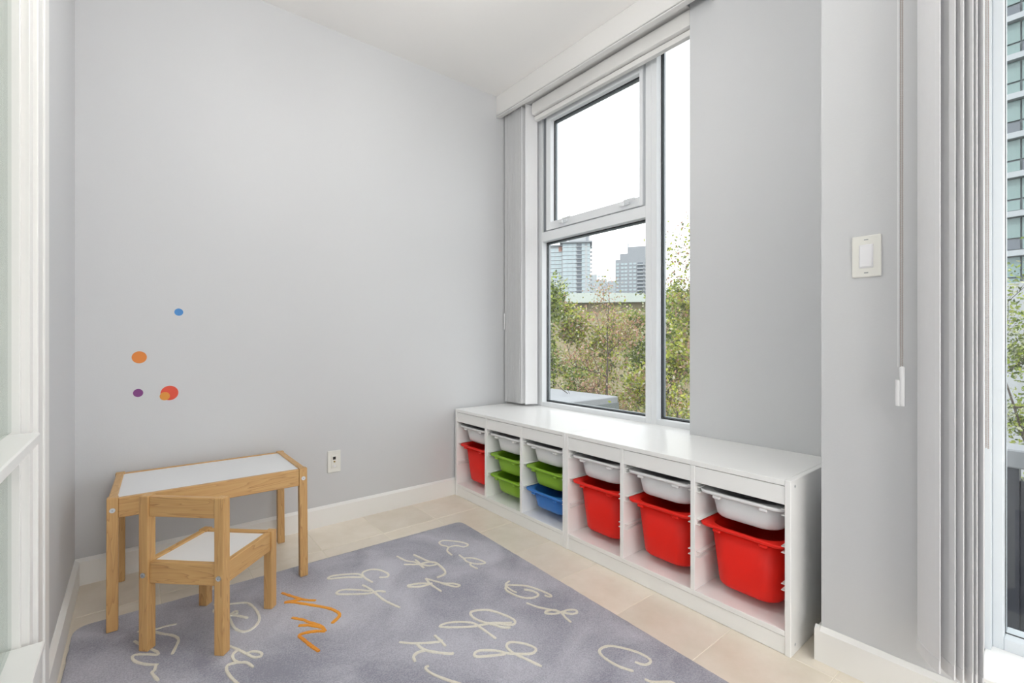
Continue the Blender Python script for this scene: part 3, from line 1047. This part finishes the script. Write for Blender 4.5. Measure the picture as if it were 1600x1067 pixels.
def bead_chain(parent, x, y, z0, z1, gap=0.0035, r=0.0019, pitch=0.0046):
    src = bmesh.new()
    bmesh.ops.create_icosphere(src, subdivisions=1, radius=r)
    vs = [v.co.copy() for v in src.verts]
    fs = [[v.index for v in f.verts] for f in src.faces]
    src.free()
    V, F = [], []
    for s in (-1, 1):
        n = int((z1 - z0) / pitch)
        for k in range(n):
            c = Vector((x, y + s * gap / 2 * 1.15, z0 + (k + (0.5 if s > 0 else 0)) * pitch))
            b = len(V)
            V += [tuple(v + c) for v in vs]
            F += [[i + b for i in f] for f in fs]
        b = len(V)
        w = 0.0006
        yy = y + s * gap / 2 * 1.15
        V += [(x - w, yy - w, z0), (x + w, yy - w, z0), (x, yy + w, z0), (x - w, yy - w, z1), (x + w, yy - w, z1), (x, yy + w, z1)]
        F += [[b, b + 1, b + 4, b + 3], [b + 1, b + 2, b + 5, b + 4], [b + 2, b, b + 3, b + 5]]
    me = bpy.data.meshes.new('bead_chain')
    me.from_pydata(V, [], F)
    for p in me.polygons:
        p.use_smooth = True
    me.materials.append(MATS['chain_metal'])
    o = bpy.data.objects.new('bead_chain', me)
    COL.objects.link(o)
    o.parent = parent
    o['kind'] = 'stuff'
    return o


# chain and cord of the stacked blind, with their weight
bead_chain(blind2, 0.02, 0.1015, 0.93, 2.56)
bxo('cord', (0.0192, 0.0208, 0.1085, 0.1101, 0.93, 2.56), 'plastic_white', blind2)
bm = bmesh.new()
for yy, hh in ((0.1095, 0.895), (0.1005, 0.928)):
    cyl(bm, (0.02, yy, (0.825 + hh) / 2), 0.0058, hh - 0.825, 'z', 20)
bmesh.ops.create_uvsphere(bm, u_segments=20, v_segments=10, radius=0.0062, matrix=Matrix.Translation((0.02, 0.1005, 0.926)))
wt = obj('cord_weight', bm, 'plastic_white', blind2, smooth=True)
md = wt.modifiers.new('edges', 'EDGE_SPLIT')
bead_chain(blind2, 0.12, -0.0505, 0.725, 2.56)

# ------------------------------------------------------------------ outside
GZ = -9.0
tag(bxo('ground', (-200, 900, -400, 900, GZ - 0.5, GZ), 'asphalt'), kind='structure')
CAM = Vector(cam.location)
YAW = 0.6785


def along(deg_tan, z_dist):
    """a spot outside, by its bearing from the room (tangent off the room's diagonal) and its distance in metres"""
    s, c = math.sin(YAW), math.cos(YAW)
    return Vector((CAM.x + z_dist * (s + deg_tan * c), CAM.y + z_dist * (c - deg_tan * s), 0))


def shared_box(cache, name, dims, mat, parent, loc):
    key = (name, tuple(round(d, 3) for d in dims), mat)
    if key in cache:
        return share(cache[key], parent, loc)
    o = bxo(name, (-dims[0] / 2, dims[0] / 2, -dims[1] / 2, dims[1] / 2, -dims[2] / 2, dims[2] / 2), mat, parent)
    o.location = loc
    cache[key] = o
    return o


# glass residential tower (left of the skyline)
def glass_tower():
    t = thing('apartment_tower', 'pale blue glass apartment tower with flat overhanging roof, left in the window', 'building',
              along(0.128, 340) + Vector((0, 0, GZ)), -YAW - 0.15)
    k = 0.4685
    H = 71.7 - GZ
    bxo('core', (-6.6, 13.6, 0, 22, 0, H), 'concrete_pale', t)
    wing = bxo('wing', (-15.5, -6.6, 3, 22, 0, H - 1.5), 'concrete_pale', t)
    bxo('chimney_block', (-9.5, -7.0, 2.5, 5, H - 5.5, H - 1.8), 'brick_red', t)
    bxo('roof', (-8.5, 15.0, -2.0, 23, H, H + 1.0), 'concrete_grey', t)
    bxo('wing_roof', (-16.5, -6.6, 1.5, 23, H - 1.5, H - 0.6), 'concrete_grey', t)
    ph = bxo('penthouse', (-2.2, 13.2, 4, 18, H + 1.0, H + 8.3), 'concrete_pale', t)
    bxo('stair_core', (10.5, 12.0, 3.6, 4.2, H + 2.0, H + 8.3), 'concrete_grey', ph)
    cache = {}
    for f in range(17):
        z = H - 2.95 * (f + 0.5)
        for x, w, m in ((-4.6, 3.4, 'tower_glass'), (-0.9, 3.4, 'tower_glass'), (2.3, 2.2, 'tower_glass'), (8.6, 2.4, 'tower_glass'), (12.4, 2.0, 'tower_glass')):
            shared_box(cache, 'window', (w, 0.5, 2.2), m, t, (x, 0, z))
        shared_box(cache, 'balcony', (3.2, 0.7, 1.7), 'tower_glass_dark', t, (5.7, 0, z + 0.2))
        shared_box(cache, 'slab', (4.2, 1.5, 0.35), 'slab_white', t, (5.4, -0.4, z - 1.3))
        shared_box(cache, 'slab', (10.0, 0.7, 0.4), 'slab_white', t, (-1.8, -0.05, z - 1.35))
        if f > 0:
            for x, w in ((-13.6, 2.6), (-10.4, 2.8), (-8.0, 1.6)):
                shared_box(cache, 'window', (w, 0.5, 2.2), 'tower_glass', t, (x, 3, z))
            shared_box(cache, 'slab', (8.0, 0.7, 0.35), 'slab_white', t, (-11.2, 2.85, z - 1.3))
        shared_box(cache, 'side_balcony', (1.6, 4.0, 0.5), 'slab_white', t, (14.3, 6.0, z - 1.3))
    return t


glass_tower()


def stepped_tower():
    t = thing('apartment_tower', 'grey concrete tower with stepped roof, right in the window above the trees', 'building',
              along(0.262, 400) + Vector((0, 0, GZ)), -YAW - 0.30)
    k = 0.551
    for nm, x0, x1, ztop in (('lower_block', -15.4, -11.5, 70.5), ('middle_block', -11.5, -5.2, 75.5), ('upper_block', -5.2, 20, 81.2)):
        bxo(nm, (x0, x1, 0, 24, 0, ztop - GZ), 'concrete_grey', t)
    bxo('mast', (-5.0, -4.4, 2, 2.6, 81 - GZ, 84.5 - GZ), 'concrete_grey', t)
    cache = {}
    for f in range(15):
        z = 66.5 - GZ - 3.2 * f
        for x in (-13.5, -9.5, -6.6, -2.6, 0.8):
            shared_box(cache, 'window', (2.3, 0.5, 1.7), 'tower_glass', t, (x, 0, z))
        for x in (5.5, 11.5):
            shared_box(cache, 'balcony', (4.6, 0.5, 1.6), 'tower_glass_dark', t, (x, 0, z))
            shared_box(cache, 'balcony_guard', (5.2, 1.6, 0.9), 'slab_white', t, (x, -0.9, z - 1.2))
        shared_box(cache, 'window', (2.3, 0.5, 1.7), 'tower_glass', t, (16, 0, z))


stepped_tower()


def block(label, tn, dist, w, ztop, steps, mat):
    t = thing('apartment_block', label, 'building', along(tn, dist) + Vector((0, 0, GZ)), -YAW)
    for i, (x0, x1, dz) in enumerate(steps):
        bxo('block', (x0, x1, 0, 20, 0, ztop + dz - GZ), mat, t)
    cache = {}
    x0, x1 = steps[0][0], steps[-1][1]
    n = max(2, int((x1 - x0) / 3.2))
    for f in range(8):
        for i in range(n):
            shared_box(cache, 'window', (1.9, 0.4, 1.7), 'tower_glass', t, (x0 + (x1 - x0) * (i + 0.5) / n, 0, ztop - GZ - 2.2 - 3.2 * f))


block('small pale far apartment block between the two towers', 0.187, 520, 20, 74, [(-12, -2, 0), (-2, 9, -6)], 'concrete_pale')
block('grey far apartment block just left of the stepped tower', 0.222, 480, 14, 62, [(-6, 8, 0)], 'concrete_pale')

t = thing('low_building', 'low beige building with a pale mint roof beyond the trees', 'building', along(0.195, 62) + Vector((0, 0, GZ)), -YAW - 0.15)
bxo('wall', (-12, 12, 0, 10, 0, 5.9 - GZ), 'beige_render', t)
bm = bmesh.new()
n = 16
prof = [(-13.5 + 27 * k / n, 6.2 + 0.95 * math.sin(PI * (k + 3) / (n + 4)) - GZ) for k in range(n + 1)]
loft(bm, [[(x, y, z) for x, z in prof] + [(x, y, 5.9 - GZ) for x, _ in prof[::-1]] for y in (-1.2, 11)], True, True)
obj('roof', bm, 'roof_mint', t)

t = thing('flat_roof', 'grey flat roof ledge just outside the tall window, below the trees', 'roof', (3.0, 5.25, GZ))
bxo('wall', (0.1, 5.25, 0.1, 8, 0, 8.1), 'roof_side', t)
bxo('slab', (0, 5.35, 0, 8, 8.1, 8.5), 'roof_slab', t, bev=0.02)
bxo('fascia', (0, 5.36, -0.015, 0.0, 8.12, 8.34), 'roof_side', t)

# curtain wall tower opposite the large window
t = thing('office_tower', 'teal glass curtain wall tower seen through the large window', 'building', (49, -0.5, GZ))
bxo('core', (0.3, 14, -7, 5, 0, 60), 'concrete_grey', t)
bxo('podium', (-0.4, 14, -7.2, 5.2, 0, 14.2), 'concrete_pale', t)
cache = {}
for f in range(14):
    z = 21.9 - GZ + 2.9 * 4 - 2.9 * f
    if z < 16:
        break
    shared_box(cache, 'slab', (1.0, 12.2, 0.42), 'slab_white', t, (0.2, -1, z))
    for k in range(6):
        y = -6 + 2 * k
        shared_box(cache, 'window', (0.3, 1.9, 1.45), 'teal_glass', t, (0.25, y, z - 1.0))
        for q in (-0.5, 0.5):
            shared_box(cache, 'lower_window', (0.3, 0.88, 0.72), 'teal_glass' if (f + k) % 3 else 'tower_glass_dark', t, (0.25, y + q, z - 2.22))

# balcony parapet outside the large window
t = thing('balcony_parapet', 'dark panelled balcony parapet with a pale cap outside the large window', 'parapet', (1.30, -3.7, -0.3))
bxo('cap', (-0.02, 0.16, -2.0, 1.8, 0.76, 0.838), 'cap_white', t, bev=0.006)
for y in (-1.9, -0.95, 0.0, 0.9, 1.32, 1.76):
    bxo('post', (0.0, 0.10, y - 0.03, y + 0.03, 0, 0.76), 'balcony_dark', t)
for a, b in ((-1.87, -0.98), (-0.92, -0.03), (0.03, 0.87), (0.93, 1.29), (1.35, 1.73)):
    bxo('panel', (0.03, 0.06, a, b, 0.02, 0.70), 'balcony_dark', t, bev=0.004)
tag(bxo('balcony_floor', (0.45, 1.55, -5.7, -1.9, -0.45, -0.3), 'roof_side'), kind='structure')


# ------------------------------------------------------------------ trees
def tree(name, label, base, height, spread, seed, n_leaf, palette, leaf=0.07, crown0=0.35, keep=None, limbs=9):
    rnd_ = random.Random(seed)
    t = thing(name, label, 'tree', base, group='trees outside the windows')
    V, F = [], []
    tips = []

    def tube(p, q, r0, r1):
        d = (q - p)
        if d.length < 1e-6:
            return
        u = d.orthogonal().normalized()
        w = d.normalized().cross(u)
        b = len(V)
        for c, r in ((p, r0), (q, r1)):
            for k in range(5):
                a = 2 * PI * k / 5
                V.append(c + (u * math.cos(a) + w * math.sin(a)) * r)
        for k in range(5):
            F.append((b + k, b + (k + 1) % 5, b + 5 + (k + 1) % 5, b + 5 + k))

    def grow(p, d, length, r, depth):
        steps = 4
        for s in range(steps):
            d = (d + Vector((rnd_.gauss(0, .13), rnd_.gauss(0, .13), rnd_.gauss(0.03, .1)))).normalized()
            q = p + d * (length / steps)
            tube(p, q, r * (1 - .18 * s), r * (1 - .18 * (s + 1)))
            p = q
            if depth >= 1:
                for _ in range(2 if depth < 2 else 1):
                    if rnd_.random() < (0.85 if depth < 2 else 0.9) and depth < 3:
                        e = (d + Vector((rnd_.uniform(-1, 1), rnd_.uniform(-1, 1), rnd_.uniform(-.5, .8))) * 0.9).normalized()
                        grow(p, e, length * rnd_.uniform(.4, .65), r * .5, depth + 1)
                if depth >= 2:
                    tips.append(p.copy())
        tips.append(p.copy())

    p = Vector((0, 0, 0))
    d = Vector((rnd_.gauss(0, .03), rnd_.gauss(0, .03), 1))
    n = 14
    r = (0.013 if name == 'rusty_tree' else 0.0085) * height
    for s in range(n):
        q = p + d.normalized() * (height * 0.86 / n)
        tube(p, q, r * (1 - .85 * s / n), r * (1 - .85 * (s + 1) / n))
        p = q
        d = (d + Vector((rnd_.gauss(0, .06), rnd_.gauss(0, .06), 0.05))).normalized()
        fr = (s + 1) / n
        if fr > crown0:
            for _ in range(max(1, limbs // 5)):
                a = rnd_.uniform(0, 2 * PI)
                e = Vector((math.cos(a), math.sin(a), rnd_.uniform(.25, .9))).normalized()
                L = spread * (1.15 - 0.75 * abs(fr - .55) / .45 * .8) * rnd_.uniform(.65, 1.05)
                grow(p, e, max(L, 0.4), r * .35 * (1.2 - fr * .7), 1)
    grow(p, d, height * .14, r * .15, 1)
    me = bpy.data.meshes.new('branches')
    me.from_pydata([tuple(v) for v in V], [], F)
    me.materials.append(MATS['bark'])
    o = bpy.data.objects.new('branches', me)
    COL.objects.link(o)
    o.parent = t
    V, F, colr = [], [], []
    bx = Vector(base)
    made = 0
    tries = 0
    while made < n_leaf and tries < n_leaf * 4:
        tries += 1
        c = rnd_.choice(tips) + Vector((rnd_.gauss(0, .22), rnd_.gauss(0, .22), rnd_.gauss(0, .16)))
        if keep and not keep(c + bx):
            continue
        made += 1
        sz = leaf * rnd_.uniform(.55, 1.2)
        nrm = Vector((rnd_.gauss(0, 1), rnd_.gauss(0, 1), rnd_.gauss(0.5, 1))).normalized()
        u = nrm.orthogonal().normalized()
        u = Matrix.Rotation(rnd_.uniform(0, 2 * PI), 3, nrm) @ u
        w = nrm.cross(u)
        b = len(V)
        V += [tuple(c - u * sz * .5), tuple(c + w * sz * .3 + nrm * sz * .06), tuple(c + u * sz * .5), tuple(c - w * sz * .3 + nrm * sz * .06)]
        F += [(b, b + 1, b + 2), (b, b + 2, b + 3)]
        g = palette[min(int(rnd_.random() ** 1.2 * len(palette)), len(palette) - 1)]
        k = rnd_.uniform(.75, 1.2)
        colr += [(g[0] * k, g[1] * k, g[2] * k, 1)] * 2
    me = bpy.data.meshes.new('foliage')
    me.from_pydata(V, [], F)
    at = me.attributes.new('tint', 'FLOAT_COLOR', 'FACE')
    flat = [x for c in colr for x in c]
    at.data.foreach_set('color', flat)
    me.materials.append(MATS['leaf'])
    o = bpy.data.objects.new('foliage', me)
    COL.objects.link(o)
    o.parent = t
    o['kind'] = 'stuff'
    return t


GREEN = [(.26, .34, .06), (.15, .21, .05), (.38, .44, .08), (.50, .52, .36), (.10, .13, .05)]  # the pale tint paints bright highlights in among the leaves
MIXED = [(.34, .38, .06), (.42, .47, .07), (.20, .25, .06), (.48, .50, .11), (.56, .54, .42), (.40, .25, .17), (.10, .13, .05), (.46, .31, .24)]  # palest tint again stands for leaf highlights
RUSTY = [(.46, .28, .20), (.40, .22, .14), (.52, .44, .34), (.34, .34, .10), (.30, .30, .08)]


def clear(p):
    return not (p.x < 8.55 and p.y > 4.9) and p.x > 3.2


def spot(tn, dist):
    v = along(tn, dist)
    return (v.x, v.y, GZ)


tree('green_tree', 'dense green tree at the left edge of the tall window view', spot(0.105, 17), 11.5, 2.2, 3, 13000, GREEN, 0.14, crown0=0.45, keep=clear)
tree('rusty_tree', 'sparse tree with rust-tinted leaf tips in the middle of the window view', spot(0.238, 12.5), 11.3, 1.8, 8, 5000, RUSTY, 0.085, crown0=0.5, keep=clear)
tree('mixed_tree', 'tall yellow-green tree behind the narrow right window pane', spot(0.372, 10.5), 11.9, 1.6, 21, 13000, MIXED, 0.095, crown0=0.4, keep=clear)
tree('mixed_tree', 'broad yellow-green tree low in the middle, behind the flat roof ledge', spot(0.165, 23), 11.2, 3.4, 14, 15000, MIXED, 0.18, crown0=0.35, keep=clear)
tree('mixed_tree', 'yellow-green tree low beside the window mullion', spot(0.285, 18), 10.5, 2.5, 33, 14000, MIXED, 0.15, crown0=0.35, keep=clear)
tree('green_tree', 'green tree farther back between the mullion and right pane', spot(0.30, 28), 12.6, 3.2, 41, 13000, GREEN, 0.2, crown0=0.3, keep=clear)
tree('green_tree', 'bright green tree outside the large window beside the blind', spot(1.115, 8.5), 11.0, 1.4, 52, 9000, GREEN, 0.095)
